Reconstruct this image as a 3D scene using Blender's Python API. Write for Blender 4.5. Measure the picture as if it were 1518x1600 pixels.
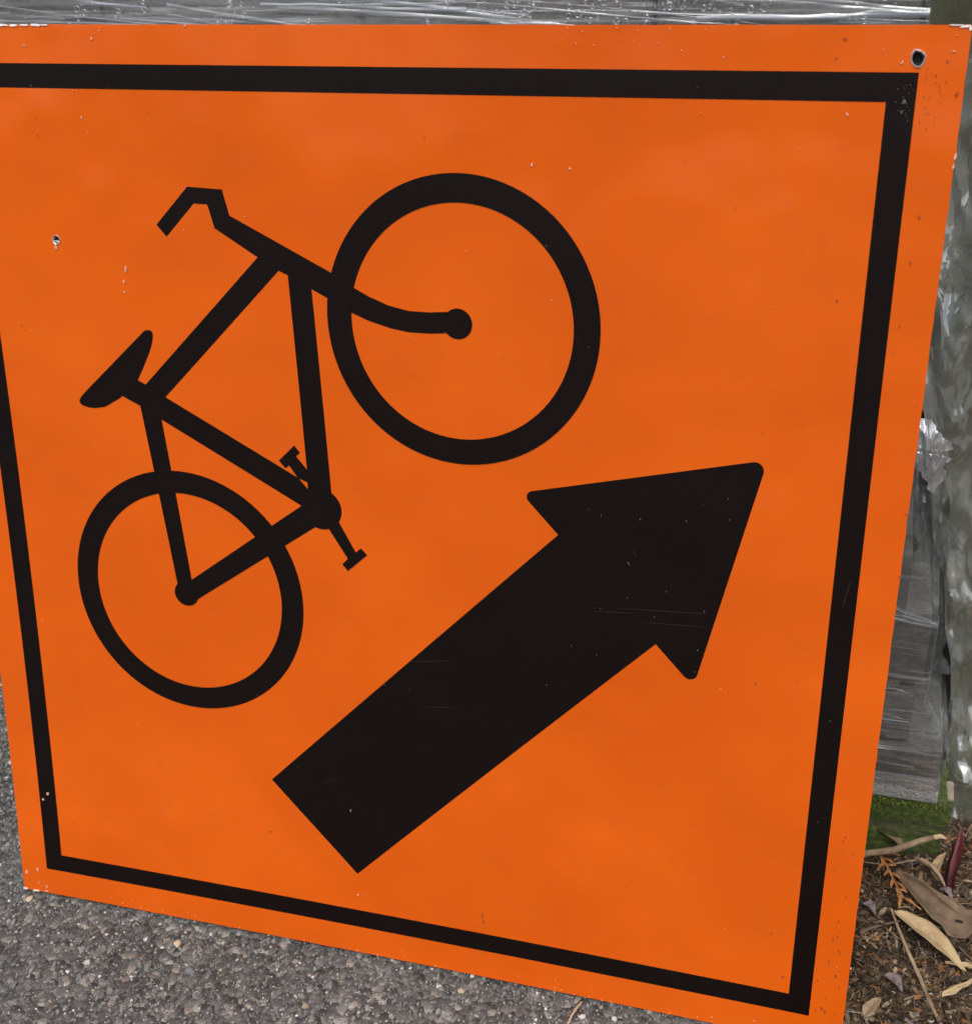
import bpy, bmesh, math, random
import numpy as np
from mathutils import Vector, Matrix, noise
from mathutils.geometry import tessellate_polygon

random.seed(7); rng = np.random.default_rng(7)
for o in list(bpy.data.objects): bpy.data.objects.remove(o)
scene = bpy.context.scene
COL = scene.collection
R = math.radians

# ------------------------------------------------------------------ camera
cam = bpy.data.cameras.new('camera'); cam_o = bpy.data.objects.new('camera', cam); COL.objects.link(cam_o)
cam.sensor_fit = 'HORIZONTAL'; cam.sensor_width = 36; cam.lens = 1978.5 * 36 / 1518
cam.clip_start = 0.02; cam.clip_end = 400
CX, CY, CZ = (0.95916, 0.27833, -0.05059), (0.10223, -0.50796, -0.85530), (-0.26376, 0.81519, -0.51566)
cam_o.matrix_world = Matrix(((CX[0], -CY[0], -CZ[0], 0.3268), (CX[1], -CY[1], -CZ[1], -0.6831), (CX[2], -CY[2], -CZ[2], 0.9061), (0, 0, 0, 1)))
cam.dof.use_dof = True; cam.dof.focus_distance = 0.98; cam.dof.aperture_fstop = 15
scene.camera = cam_o

# ------------------------------------------------------------------ sky, sun, exposure (soft overcast daylight)
SUN_EL, SUN_AZ = 60, 176          # azimuth measured from +Y clockwise
world = bpy.data.worlds.new('World'); scene.world = world; world.use_nodes = True
wn = world.node_tree.nodes; wl = world.node_tree.links
sky = wn.new('ShaderNodeTexSky'); sky.sky_type = 'NISHITA'; sky.sun_disc = False
sky.sun_elevation = R(SUN_EL); sky.sun_rotation = R(SUN_AZ); sky.air_density = 1.0; sky.dust_density = 6.0; sky.ozone_density = 0.6
wn['Background'].inputs['Strength'].default_value = 0.12
hsv = wn.new('ShaderNodeHueSaturation'); hsv.inputs['Saturation'].default_value = .65      # cloud-whitened sky
wl.new(sky.outputs['Color'], hsv.inputs['Color']); wl.new(hsv.outputs['Color'], wn['Background'].inputs['Color'])
sun = bpy.data.lights.new('sun', 'SUN'); sun.energy = 1.3; sun.angle = R(35); sun.color = (1.0, 0.97, 0.93)
sun_o = bpy.data.objects.new('sun', sun); COL.objects.link(sun_o)
sd = Vector((math.sin(R(SUN_AZ)) * math.cos(R(SUN_EL)), math.cos(R(SUN_AZ)) * math.cos(R(SUN_EL)), math.sin(R(SUN_EL))))
sun_o.rotation_euler = sd.to_track_quat('Z', 'Y').to_euler(); sun_o.location = sd * 5
vs = scene.view_settings
vs.view_transform = 'Standard'; vs.look = 'None'; vs.gamma = 1; vs.use_curve_mapping = False
vs.exposure = 0.24
scene.render.engine = 'CYCLES'
scene.cycles.transparent_max_bounces = 16

# ------------------------------------------------------------------ helpers
def mat(name):
    m = bpy.data.materials.new(name); m.use_nodes = True
    nt = m.node_tree; return m, nt, nt.nodes, nt.links, nt.nodes['Principled BSDF']
def N(nt, typ, **kw):
    n = nt.nodes.new(typ)
    for k, v in kw.items():
        if k.startswith('i_'):
            key = k[2:].replace('_', ' ')
            n.inputs[key].default_value = v
        else: setattr(n, k, v)
    return n
def ramp(nt, stops, interp='LINEAR'):
    n = nt.nodes.new('ShaderNodeValToRGB'); n.color_ramp.interpolation = interp
    cr = n.color_ramp
    while len(cr.elements) < len(stops): cr.elements.new(0.5)
    for e, (p, c) in zip(cr.elements, stops):
        e.position = p; e.color = (*c, 1) if len(c) == 3 else c
    return n
def g(v): return (v, v, v)
def coords(nt, scale=(1, 1, 1), rot=(0, 0, 0), kind='Object'):
    tc = nt.nodes.new('ShaderNodeTexCoord'); mp = nt.nodes.new('ShaderNodeMapping')
    mp.inputs['Scale'].default_value = scale; mp.inputs['Rotation'].default_value = rot
    nt.links.new(tc.outputs[kind], mp.inputs['Vector']); return mp.outputs['Vector']
def obj(name, me, m=None, parent=None, loc=None):
    o = bpy.data.objects.new(name, me); COL.objects.link(o)
    if m is not None and not me.materials: me.materials.append(m)
    if parent: o.parent = parent
    if loc is not None: o.location = loc
    return o
def empty(name, loc=(0, 0, 0), rot=(0, 0, 0)):
    o = bpy.data.objects.new(name, None); COL.objects.link(o); o.location = loc; o.rotation_euler = rot
    o.empty_display_size = 0.05; return o
def tag(o, label=None, cat=None, group=None, kind=None):
    if label: o['label'] = label
    if cat: o['category'] = cat
    if group: o['group'] = group
    if kind: o['kind'] = kind
    return o
def bm_mesh(bm, name, smooth=None):
    me = bpy.data.meshes.new(name); bm.to_mesh(me); bm.free()
    if smooth is not None:
        me.polygons.foreach_set('use_smooth', [True] * len(me.polygons))
        me.set_sharp_from_angle(angle=R(smooth))
    return me
def py_mesh(name, v, f, smooth=None, cols=None):
    me = bpy.data.meshes.new(name); me.from_pydata([tuple(p) for p in v], [], [tuple(q) for q in f]); me.update()
    if cols is not None:
        a = me.color_attributes.new('col', 'FLOAT_COLOR', 'POINT')
        c4 = np.ones((len(v), 4), dtype=np.float32); c4[:, :3] = cols
        a.data.foreach_set('color', c4.ravel())
    if smooth is not None:
        me.polygons.foreach_set('use_smooth', [True] * len(me.polygons)); me.set_sharp_from_angle(angle=R(smooth))
    return me
def box_mesh(name, sx, sy, sz, bevel=0.003, seg=2, jitter=0.0, cuts=0, seed=0):
    """box with its base centre at the origin, bevelled, slightly uneven"""
    bm = bmesh.new(); bmesh.ops.create_cube(bm, size=1)
    for v in bm.verts: v.co = Vector((v.co.x * sx, v.co.y * sy, (v.co.z + .5) * sz))
    if cuts: bmesh.ops.subdivide_edges(bm, edges=bm.edges, cuts=cuts, use_grid_fill=True)
    if bevel and not cuts: bmesh.ops.bevel(bm, geom=bm.edges[:], offset=bevel, segments=seg, affect='EDGES', profile=.6)
    if jitter:
        for v in bm.verts:
            q = v.co * 60 + Vector((seed * 3.1, seed * 1.7, 0))
            v.co += noise.noise_vector(q) * jitter
    return bm_mesh(bm, name, 40)
def tube(name, pts, radii, seg=8, m=None, parent=None, rough=0.0, cap=True):
    pts = [Vector(p) for p in pts]; vs_, fs = [], []
    up = Vector((0.13, 0.21, 1)).normalized()
    for i, p in enumerate(pts):
        t = (pts[min(i + 1, len(pts) - 1)] - pts[max(i - 1, 0)]).normalized()
        a = t.cross(up).normalized(); b = t.cross(a)
        for k in range(seg):
            an = 2 * math.pi * k / seg; r = radii[i] * (1 + rough * noise.noise(p * 300 + Vector((k * 1.3, 0, 0))))
            vs_.append(p + (a * math.cos(an) + b * math.sin(an)) * r)
    for i in range(len(pts) - 1):
        for k in range(seg):
            k2 = (k + 1) % seg; fs.append((i * seg + k, i * seg + k2, (i + 1) * seg + k2, (i + 1) * seg + k))
    if cap:
        fs.append(tuple(range(seg))[::-1]); fs.append(tuple((len(pts) - 1) * seg + k for k in range(seg)))
    return obj(name, py_mesh(name, vs_, fs, 50), m, parent)
def interp(tab, z):
    if z <= tab[0][0]: return tab[0][1:]
    for a, b in zip(tab, tab[1:]):
        if z <= b[0]:
            k = (z - a[0]) / (b[0] - a[0]); return tuple(x + (y - x) * k for x, y in zip(a[1:], b[1:]))
    return tab[-1][1:]

# ------------------------------------------------------------------ materials
def orange_material():
    m, nt, n, l, b = mat('orange_sheeting')
    v = coords(nt)
    n1 = N(nt, 'ShaderNodeTexNoise', i_Scale=5.0, i_Detail=3.0, i_Roughness=.6); l.new(v, n1.inputs['Vector'])
    r1 = ramp(nt, [(.35, (.600, .090, .0028)), (.65, (.668, .108, .0038))]); l.new(n1.outputs['Fac'], r1.inputs['Fac'])
    # faint brownish dirt film in small cloudy patches
    n2 = N(nt, 'ShaderNodeTexNoise', i_Scale=38.0, i_Detail=3.0, i_Roughness=.7); l.new(v, n2.inputs['Vector'])
    r2 = ramp(nt, [(.60, g(0)), (.80, g(.22))]); l.new(n2.outputs['Fac'], r2.inputs['Fac'])
    mx = N(nt, 'ShaderNodeMixRGB'); l.new(r2.outputs['Color'], mx.inputs['Fac']); l.new(r1.outputs['Color'], mx.inputs['Color1'])
    mx.inputs['Color2'].default_value = (.45, .085, .02, 1)
    l.new(mx.outputs['Color'], b.inputs['Base Color'])
    # tiny pale and dark specks
    b.inputs['Roughness'].default_value = .34
    rr = ramp(nt, [(.3, g(.27)), (.7, g(.40))]); l.new(n2.outputs['Fac'], rr.inputs['Fac']); l.new(rr.outputs['Color'], b.inputs['Roughness'])
    b.inputs['Specular IOR Level'].default_value = .12
    b.inputs['Coat Weight'].default_value = .42; b.inputs['Coat Roughness'].default_value = .10
    # gentle oil-canning of the thin aluminium, stronger near the knocked corner
    n3 = N(nt, 'ShaderNodeTexNoise', i_Scale=7.0, i_Detail=2.0, i_Roughness=.45); l.new(v, n3.inputs['Vector'])
    n4 = N(nt, 'ShaderNodeTexNoise', i_Scale=17.0, i_Detail=1.0, i_Distortion=.3); l.new(v, n4.inputs['Vector'])
    dist = N(nt, 'ShaderNodeVectorMath', operation='DISTANCE'); l.new(v, dist.inputs[0]); dist.inputs[1].default_value = (-.28, .755, 0)
    mr = N(nt, 'ShaderNodeMapRange'); l.new(dist.outputs['Value'], mr.inputs['Value'])
    mr.inputs['From Min'].default_value = .0; mr.inputs['From Max'].default_value = .14; mr.inputs['To Min'].default_value = .45; mr.inputs['To Max'].default_value = .02
    mu = N(nt, 'ShaderNodeMath', operation='MULTIPLY'); l.new(n4.outputs['Fac'], mu.inputs[0]); l.new(mr.outputs['Result'], mu.inputs[1])
    ad = N(nt, 'ShaderNodeMath', operation='ADD'); l.new(n3.outputs['Fac'], ad.inputs[0]); l.new(mu.outputs['Value'], ad.inputs[1])
    bp = N(nt, 'ShaderNodeBump', i_Strength=1.0, i_Distance=.0080); l.new(ad.outputs['Value'], bp.inputs['Height'])
    l.new(bp.outputs['Normal'], b.inputs['Normal']); l.new(bp.outputs['Normal'], b.inputs['Coat Normal'])
    return m
def vinyl_material():
    m, nt, n, l, b = mat('black_vinyl')
    v = coords(nt)
    vo = N(nt, 'ShaderNodeTexVoronoi', i_Scale=95.0); l.new(v, vo.inputs['Vector'])
    vr = ramp(nt, [(.030, g(1)), (.075, g(0))]); l.new(vo.outputs['Distance'], vr.inputs['Fac'])
    nz = N(nt, 'ShaderNodeTexNoise', i_Scale=14.0, i_Detail=2.0); l.new(v, nz.inputs['Vector'])
    nr = ramp(nt, [(.5, g(0)), (.66, g(.35))]); l.new(nz.outputs['Fac'], nr.inputs['Fac'])
    mu = N(nt, 'ShaderNodeMath', operation='MULTIPLY'); l.new(vr.outputs['Color'], mu.inputs[0]); l.new(nr.outputs['Color'], mu.inputs[1])
    # hairline wipe scratches, almost horizontal
    vs2 = coords(nt, (2.2, 300, 1), (0, 0, R(3)))
    sc = N(nt, 'ShaderNodeTexNoise', i_Scale=1.0, i_Detail=2.0, i_Roughness=.4); l.new(vs2, sc.inputs['Vector'])
    sr = ramp(nt, [(.70, g(0)), (.78, g(.008))]); l.new(sc.outputs['Fac'], sr.inputs['Fac'])
    ad = N(nt, 'ShaderNodeMath', operation='ADD'); l.new(mu.outputs['Value'], ad.inputs[0]); l.new(sr.outputs['Color'], ad.inputs[1])
    mx = N(nt, 'ShaderNodeMixRGB'); l.new(ad.outputs['Value'], mx.inputs['Fac'])
    mx.inputs['Color1'].default_value = (.0056, .0030, .0028, 1); mx.inputs['Color2'].default_value = (.30, .28, .26, 1)
    l.new(mx.outputs['Color'], b.inputs['Base Color'])
    b.inputs['Roughness'].default_value = .30; b.inputs['Specular IOR Level'].default_value = .20
    n3 = N(nt, 'ShaderNodeTexNoise', i_Scale=7.0, i_Detail=2.0, i_Roughness=.45); l.new(v, n3.inputs['Vector'])
    bp = N(nt, 'ShaderNodeBump', i_Strength=1.0, i_Distance=.0035); l.new(n3.outputs['Fac'], bp.inputs['Height'])
    l.new(bp.outputs['Normal'], b.inputs['Normal'])
    return m
def plain(name, col, rough=.6, metal=0, nscale=None, namp=.2, bump=0, stretch=(1, 1, 1)):
    m, nt, n, l, b = mat(name)
    b.inputs['Roughness'].default_value = rough; b.inputs['Metallic'].default_value = metal
    b.inputs['Base Color'].default_value = (*col, 1)
    if nscale:
        v = coords(nt, stretch)
        t = N(nt, 'ShaderNodeTexNoise', i_Scale=nscale, i_Detail=6.0, i_Roughness=.65); l.new(v, t.inputs['Vector'])
        r = ramp(nt, [(.3, tuple(c * (1 - namp) for c in col)), (.7, tuple(min(1, c * (1 + namp)) for c in col))])
        l.new(t.outputs['Fac'], r.inputs['Fac']); l.new(r.outputs['Color'], b.inputs['Base Color'])
        if bump:
            bp = N(nt, 'ShaderNodeBump', i_Strength=.8, i_Distance=bump); l.new(t.outputs['Fac'], bp.inputs['Height']); l.new(bp.outputs['Normal'], b.inputs['Normal'])
    return m
def attr_material(name, rough=.8, nscale=900, namp=.35, spec=.4):
    m, nt, n, l, b = mat(name)
    a = N(nt, 'ShaderNodeAttribute', attribute_name='col')
    v = coords(nt); t = N(nt, 'ShaderNodeTexNoise', i_Scale=nscale, i_Detail=3.0); l.new(v, t.inputs['Vector'])
    r = ramp(nt, [(.25, g(1 - namp)), (.75, g(1 + namp))]); l.new(t.outputs['Fac'], r.inputs['Fac'])
    mx = N(nt, 'ShaderNodeMixRGB', blend_type='MULTIPLY'); mx.inputs['Fac'].default_value = 1
    l.new(a.outputs['Color'], mx.inputs['Color1']); l.new(r.outputs['Color'], mx.inputs['Color2']); l.new(mx.outputs['Color'], b.inputs['Base Color'])
    b.inputs['Roughness'].default_value = rough; b.inputs['Specular IOR Level'].default_value = spec
    bp = N(nt, 'ShaderNodeBump', i_Strength=.5, i_Distance=.0006); l.new(t.outputs['Fac'], bp.inputs['Height']); l.new(bp.outputs['Normal'], b.inputs['Normal'])
    return m
def film_material(name, streaks, milk=(.04, .30), calm=None, tint=(.88, .90, .90), gloss=.16, bump=.0010, rough=.12, milkcol=(.62, .65, .68)):
    """clear stretch film: see-through, milky where it is doubled up, glossy on the stretch ridges"""
    m, nt, n, l, b = mat(name); n.remove(b); out = n['Material Output']
    hs_ = []
    for k, (sc, rot) in enumerate(streaks):
        t = N(nt, 'ShaderNodeTexNoise', i_Scale=1.0, i_Detail=2.0, i_Roughness=.6, i_Distortion=.3)
        l.new(coords(nt, sc, rot), t.inputs['Vector']); hs_.append(t.outputs['Fac'])
    h = hs_[0]
    for q in hs_[1:]:
        a = N(nt, 'ShaderNodeMath', operation='MAXIMUM'); l.new(h, a.inputs[0]); l.new(q, a.inputs[1]); h = a.outputs['Value']
    bp = N(nt, 'ShaderNodeBump', i_Strength=1.0, i_Distance=bump); l.new(h, bp.inputs['Height'])
    if calm:      # fewer layers wound round the lower courses: smoother film below that height
        sx_ = N(nt, 'ShaderNodeSeparateXYZ'); tc_ = N(nt, 'ShaderNodeTexCoord'); l.new(tc_.outputs['Object'], sx_.inputs['Vector'])
        ms = N(nt, 'ShaderNodeMapRange'); l.new(sx_.outputs['Z'], ms.inputs['Value']); ms.inputs['From Min'].default_value = calm[0]; ms.inputs['From Max'].default_value = calm[1]
        ms.inputs['To Min'].default_value = calm[2]; ms.inputs['To Max'].default_value = 1; l.new(ms.outputs['Result'], bp.inputs['Strength'])
        lo = N(nt, 'ShaderNodeMath', operation='SUBTRACT'); lo.inputs[0].default_value = 1; l.new(ms.outputs['Result'], lo.inputs[1])
        l2 = N(nt, 'ShaderNodeMath', operation='MULTIPLY_ADD'); l.new(lo.outputs['Value'], l2.inputs[0]); l2.inputs[1].default_value = -.14; l.new(h, l2.inputs[2]); h = l2.outputs['Value']
    r = ramp(nt, [(.50, g(milk[0])), (.72, g(milk[1]))]); l.new(h, r.inputs['Fac'])
    tr = N(nt, 'ShaderNodeBsdfTransparent'); tr.inputs['Color'].default_value = (*tint, 1)
    df = N(nt, 'ShaderNodeBsdfDiffuse'); df.inputs['Color'].default_value = (*milkcol, 1); l.new(bp.outputs['Normal'], df.inputs['Normal'])
    m1 = N(nt, 'ShaderNodeMixShader'); l.new(r.outputs['Color'], m1.inputs['Fac']); l.new(tr.outputs['BSDF'], m1.inputs[1]); l.new(df.outputs['BSDF'], m1.inputs[2])
    gl = N(nt, 'ShaderNodeBsdfGlossy'); gl.inputs['Roughness'].default_value = rough; gl.inputs['Color'].default_value = (.95, .97, 1, 1); l.new(bp.outputs['Normal'], gl.inputs['Normal'])
    lw = N(nt, 'ShaderNodeLayerWeight', i_Blend=.35); l.new(bp.outputs['Normal'], lw.inputs['Normal'])
    mr = N(nt, 'ShaderNodeMapRange'); l.new(lw.outputs['Facing'], mr.inputs['Value']); mr.inputs['To Min'].default_value = gloss; mr.inputs['To Max'].default_value = min(1, gloss * 3.5)
    m2 = N(nt, 'ShaderNodeMixShader'); l.new(mr.outputs['Result'], m2.inputs['Fac']); l.new(m1.outputs['Shader'], m2.inputs[1]); l.new(gl.outputs['BSDF'], m2.inputs[2])
    l.new(m2.outputs['Shader'], out.inputs['Surface'])
    return m
def concrete_material(name, base, bump=.0008):
    m, nt, n, l, b = mat(name)
    v = coords(nt, kind='Object')
    oi = N(nt, 'ShaderNodeObjectInfo'); av = N(nt, 'ShaderNodeVectorMath', operation='ADD'); l.new(v, av.inputs[0]); l.new(oi.outputs['Location'], av.inputs[1])
    a = N(nt, 'ShaderNodeTexNoise', i_Scale=28.0, i_Detail=8.0, i_Roughness=.7); l.new(av.outputs['Vector'], a.inputs['Vector'])
    c = N(nt, 'ShaderNodeTexNoise', i_Scale=420.0, i_Detail=3.0); l.new(av.outputs['Vector'], c.inputs['Vector'])
    r = ramp(nt, [(.3, tuple(x * .55 for x in base)), (.55, base), (.75, tuple(x * 1.5 for x in base))]); l.new(a.outputs['Fac'], r.inputs['Fac'])
    r2 = ramp(nt, [(.3, g(.75)), (.7, g(1.25))]); l.new(c.outputs['Fac'], r2.inputs['Fac'])
    mx = N(nt, 'ShaderNodeMixRGB', blend_type='MULTIPLY'); mx.inputs['Fac'].default_value = 1; l.new(r.outputs['Color'], mx.inputs['Color1']); l.new(r2.outputs['Color'], mx.inputs['Color2'])
    l.new(mx.outputs['Color'], b.inputs['Base Color']); b.inputs['Roughness'].default_value = .85
    ad = N(nt, 'ShaderNodeMath', operation='ADD'); l.new(a.outputs['Fac'], ad.inputs[0]); l.new(c.outputs['Fac'], ad.inputs[1])
    bp = N(nt, 'ShaderNodeBump', i_Strength=.9, i_Distance=bump); l.new(ad.outputs['Value'], bp.inputs['Height']); l.new(bp.outputs['Normal'], b.inputs['Normal'])
    return m
def moss_wood_material():
    m, nt, n, l, b = mat('mossy_wood')
    v = coords(nt, (6, 60, 60)); a = N(nt, 'ShaderNodeTexNoise', i_Scale=2.0, i_Detail=6.0); l.new(v, a.inputs['Vector'])
    r = ramp(nt, [(.3, (.020, .022, .010)), (.7, (.085, .080, .045))]); l.new(a.outputs['Fac'], r.inputs['Fac'])
    c = N(nt, 'ShaderNodeTexNoise', i_Scale=22.0, i_Detail=8.0, i_Roughness=.75); l.new(coords(nt, (.6, 1, 2.0)), c.inputs['Vector'])
    cr = ramp(nt, [(.33, g(0)), (.52, g(1))]); l.new(c.outputs['Fac'], cr.inputs['Fac'])
    d = N(nt, 'ShaderNodeTexNoise', i_Scale=160.0, i_Detail=4.0); l.new(coords(nt), d.inputs['Vector'])
    gr = ramp(nt, [(.3, (.022, .036, .005)), (.55, (.052, .082, .010)), (.75, (.13, .18, .03))]); l.new(d.outputs['Fac'], gr.inputs['Fac'])
    mx = N(nt, 'ShaderNodeMixRGB'); l.new(cr.outputs['Color'], mx.inputs['Fac']); l.new(r.outputs['Color'], mx.inputs['Color1']); l.new(gr.outputs['Color'], mx.inputs['Color2'])
    l.new(mx.outputs['Color'], b.inputs['Base Color']); b.inputs['Roughness'].default_value = .9
    ad = N(nt, 'ShaderNodeMath', operation='ADD'); l.new(a.outputs['Fac'], ad.inputs[0]); l.new(d.outputs['Fac'], ad.inputs[1])
    bp = N(nt, 'ShaderNodeBump', i_Strength=.9, i_Distance=.002); l.new(ad.outputs['Value'], bp.inputs['Height']); l.new(bp.outputs['Normal'], b.inputs['Normal'])
    return m
M_orange = orange_material(); M_black = vinyl_material()
M_edge = plain('bare_sheet_edge', (.55, .50, .47), .5, 0, 200, .3)
M_back = plain('sheet_back', (.42, .42, .41), .45, .6, 30, .15)
M_metal = plain('torn_aluminium', (.72, .72, .72), .32, .8, 300, .2, .0002)
M_scuff = plain('grey_scuff', (.10, .095, .09), .7, 0, 400, .4)
M_nick = plain('faded_nick', (.74, .26, .13), .6, 0, 400, .2)
M_chip = plain('paint_chip', (.70, .36, .26), .6, 0, 400, .25)
M_white = plain('white_flake', (.82, .78, .76), .6, 0, 300, .15)
M_speck = plain('dirt_speck', (.30, .055, .012), .8, 0, 300, .4)
M_paver = concrete_material('paver_concrete', (.150, .143, .136))
M_slab = concrete_material('slab_concrete', (.27, .27, .26), .002)
M_moss = moss_wood_material()
M_film = film_material('stretch_film', [((2.5, 2.5, 170), (R(2), R(4), 0)), ((3.5, 3.5, 90), (0, R(-7), 0)), ((5, 5, 320), (0, R(10), 0))], milk=(.03, .34), calm=(.22, .55, .30), gloss=.13)
M_sheet = film_material('loose_plastic_sheet', [((16, 16, 5), (0, 0, 0)), ((30, 30, 10), (R(20), R(25), 0))], milk=(.20, .46), tint=(.88, .90, .83), gloss=.30, bump=.0034, rough=.06, milkcol=(.50, .53, .46))
M_olive = plain('olive_sacking', (.092, .096, .060), .8, 0, 20, .5, .004, (1, 1, .4))
M_agg = attr_material('asphalt_stone')
M_litter = attr_material('litter', .75, 400, .4, .3)

# ================================================================== SETTING: asphalt and the strip of soil
def ground_material():
    m, nt, n, l, b = mat('asphalt')
    v = coords(nt)
    a = N(nt, 'ShaderNodeTexVoronoi', i_Scale=170.0); l.new(v, a.inputs['Vector'])
    c = N(nt, 'ShaderNodeTexNoise', i_Scale=6.0, i_Detail=6.0); l.new(v, c.inputs['Vector'])
    r = ramp(nt, [(0, (.035, .034, .033)), (.5, (.075, .073, .070)), (.86, (.13, .127, .12)), (1, (.30, .28, .25))])
    cr = N(nt, 'ShaderNodeSeparateColor'); l.new(a.outputs['Color'], cr.inputs['Color']); l.new(cr.outputs['Red'], r.inputs['Fac'])
    r2 = ramp(nt, [(.3, g(.75)), (.7, g(1.2))]); l.new(c.outputs['Fac'], r2.inputs['Fac'])
    mx = N(nt, 'ShaderNodeMixRGB', blend_type='MULTIPLY'); mx.inputs['Fac'].default_value = 1; l.new(r.outputs['Color'], mx.inputs['Color1']); l.new(r2.outputs['Color'], mx.inputs['Color2'])
    l.new(mx.outputs['Color'], b.inputs['Base Color']); b.inputs['Roughness'].default_value = .8
    bp = N(nt, 'ShaderNodeBump', i_Strength=1.0, i_Distance=.003, invert=True); l.new(a.outputs['Distance'], bp.inputs['Height']); l.new(bp.outputs['Normal'], b.inputs['Normal'])
    return m
bm = bmesh.new(); bmesh.ops.create_grid(bm, x_segments=8, y_segments=8, size=60)
asphalt = tag(obj('asphalt_ground', bm_mesh(bm, 'asphalt_ground'), ground_material(), loc=(0, 0, -.0045)), kind='structure')

def rand_stones(xs, ys, zs, rs, cols, flat=.65):
    """many small angular stones in one vertex array (12-vertex icosahedra, each bent its own way)"""
    ph = (1 + 5 ** .5) / 2
    iv = np.array([(-1, ph, 0), (1, ph, 0), (-1, -ph, 0), (1, -ph, 0), (0, -1, ph), (0, 1, ph), (0, -1, -ph), (0, 1, -ph), (ph, 0, -1), (ph, 0, 1), (-ph, 0, -1), (-ph, 0, 1)]) / 1.9
    fi = np.array([(0, 11, 5), (0, 5, 1), (0, 1, 7), (0, 7, 10), (0, 10, 11), (1, 5, 9), (5, 11, 4), (11, 10, 2), (10, 7, 6), (7, 1, 8), (3, 9, 4), (3, 4, 2), (3, 2, 6), (3, 6, 8), (3, 8, 9), (4, 9, 5), (2, 4, 11), (6, 2, 10), (8, 6, 7), (9, 8, 1)])
    n = len(xs)
    ax = rng.uniform(.6, 1.25, (n, 1, 3)); ax[:, :, 2] *= flat
    P = iv[None] * (1 + rng.uniform(-.32, .28, (n, 12, 1))) * ax
    q = rng.normal(size=(n, 4)); q[:, 1:3] *= .35; q /= np.linalg.norm(q, axis=1, keepdims=True)
    w, x, y, z = q.T
    Rm = np.stack([np.stack([1 - 2 * (y * y + z * z), 2 * (x * y - z * w), 2 * (x * z + y * w)], -1), np.stack([2 * (x * y + z * w), 1 - 2 * (x * x + z * z), 2 * (y * z - x * w)], -1), np.stack([2 * (x * z - y * w), 2 * (y * z + x * w), 1 - 2 * (x * x + y * y)], -1)], 1)
    P = np.einsum('nij,nkj->nki', Rm, P) * rs[:, None, None] + np.stack([xs, ys, zs], -1)[:, None]
    F = (fi[None] + 12 * np.arange(n)[:, None, None]).reshape(-1, 3)
    return P.reshape(-1, 3), F, np.repeat(cols, 12, 0)
def soil_mask(x, y):      # 1 where soil, 0 where asphalt, wavy edge
    e = .315 + .02 * np.sin(y * 31) + .012 * np.sin(y * 83 + 1) + .25 * np.clip(y - .12, 0, 1) * -1
    return np.clip((x - e) / .06, 0, 1) * np.clip((y + .35) / .1, 0, 1)
def stone_field(name, n, x0, x1, y0, y1, rmin, rmax):
    xs = rng.uniform(x0, x1, n); ys = rng.uniform(y0, y1, n); k = soil_mask(xs, ys) < .5; xs, ys = xs[k], ys[k]; n = len(xs)
    rs = rmin + (rmax - rmin) * rng.random(n) ** 2.2
    base = rng.choice(4, n, p=[.50, .375, .075, .05])
    pal = np.array([(.112, .113, .113), (.178, .178, .175), (.46, .455, .44), (.30, .245, .175)])
    cols = pal[base] * rng.uniform(.65, 1.35, (n, 1)); rs = np.where(base == 2, rs * .8, rs)
    zs = -.0047 + rng.uniform(-.15, .30, n) * rs
    v, f, c = rand_stones(xs, ys, zs, rs, cols)
    return tag(obj(name, py_mesh(name, v, f, None, c), M_agg), kind='stuff')
tag(stone_field('asphalt_aggregate', 76000, -.70, .34, -.22, .34, .0007, .0023), 'grey and pale stone chips bound in the asphalt around the sign', 'stones')
tag(stone_field('asphalt_aggregate', 14000, -1.3, .4, -.9, .8, .0018, .005), 'grey stone chips of the asphalt farther out from the sign', 'stones')

# soil mound on the right, running in under the pallet
def soil_h(x, y):
    m = soil_mask(x, y)
    return -.012 + m * (.020 + .018 * np.clip((y - .02) / .2, 0, 1)) + .006 * m * np.sin(x * 57 + 1.3) * np.sin(y * 43)
sx, sy = 150, 150
gx, gy = np.meshgrid(np.linspace(.24, 1.3, sx), np.linspace(-.45, .95, sy)); gz = soil_h(gx, gy)
gz += np.array([noise.fractal(Vector((a * 45, b * 45, 0)), 1.0, 2.0, 4) for a, b in zip(gx.ravel(), gy.ravel())]).reshape(gx.shape) * .004
gf = [(j * sx + i, j * sx + i + 1, (j + 1) * sx + i + 1, (j + 1) * sx + i) for j in range(sy - 1) for i in range(sx - 1)]
M_soil = plain('dark_soil', (.042, .030, .021), .95, 0, 220, .6, .003)
tag(obj('soil_ground', py_mesh('soil_ground', np.stack([gx.ravel(), gy.ravel(), gz.ravel()], -1), gf, 60), M_soil), kind='structure')

# ================================================================== WOODEN PALLET with moss
pal = tag(empty('wooden_pallet', (.05, .35, 0)), 'low wooden pallet green with moss under the wrapped pavers', 'pallet')
def pbox(name, x0, x1, y0, y1, z0, z1, m, parent, o, cuts=0, jit=.0012, bevel=.003, seed=0):
    me = box_mesh(name, x1 - x0, y1 - y0, z1 - z0, bevel, 2, jit, cuts, seed)
    return obj(name, me, m, parent, ((x0 + x1) / 2 - o[0], (y0 + y1) / 2 - o[1], z0 - o[2]))
PO = (.05, .35, 0)
for k, y in enumerate((.2, .42)):
    pbox('bearer', -.36, .448, y, y + .06, .0, .096, M_moss, pal, PO, 6, .0018, 0, k)
for k in range(4):
    pbox('deck_board', -.36 + .20 * k, -.36 + .20 * k + .16, .262, .418, .075, .094, M_moss, pal, PO, 0, .001, .002, k)
M_pale = plain('cut_wood_end', (.24, .20, .15), .8, 0, 90, .3)
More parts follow.
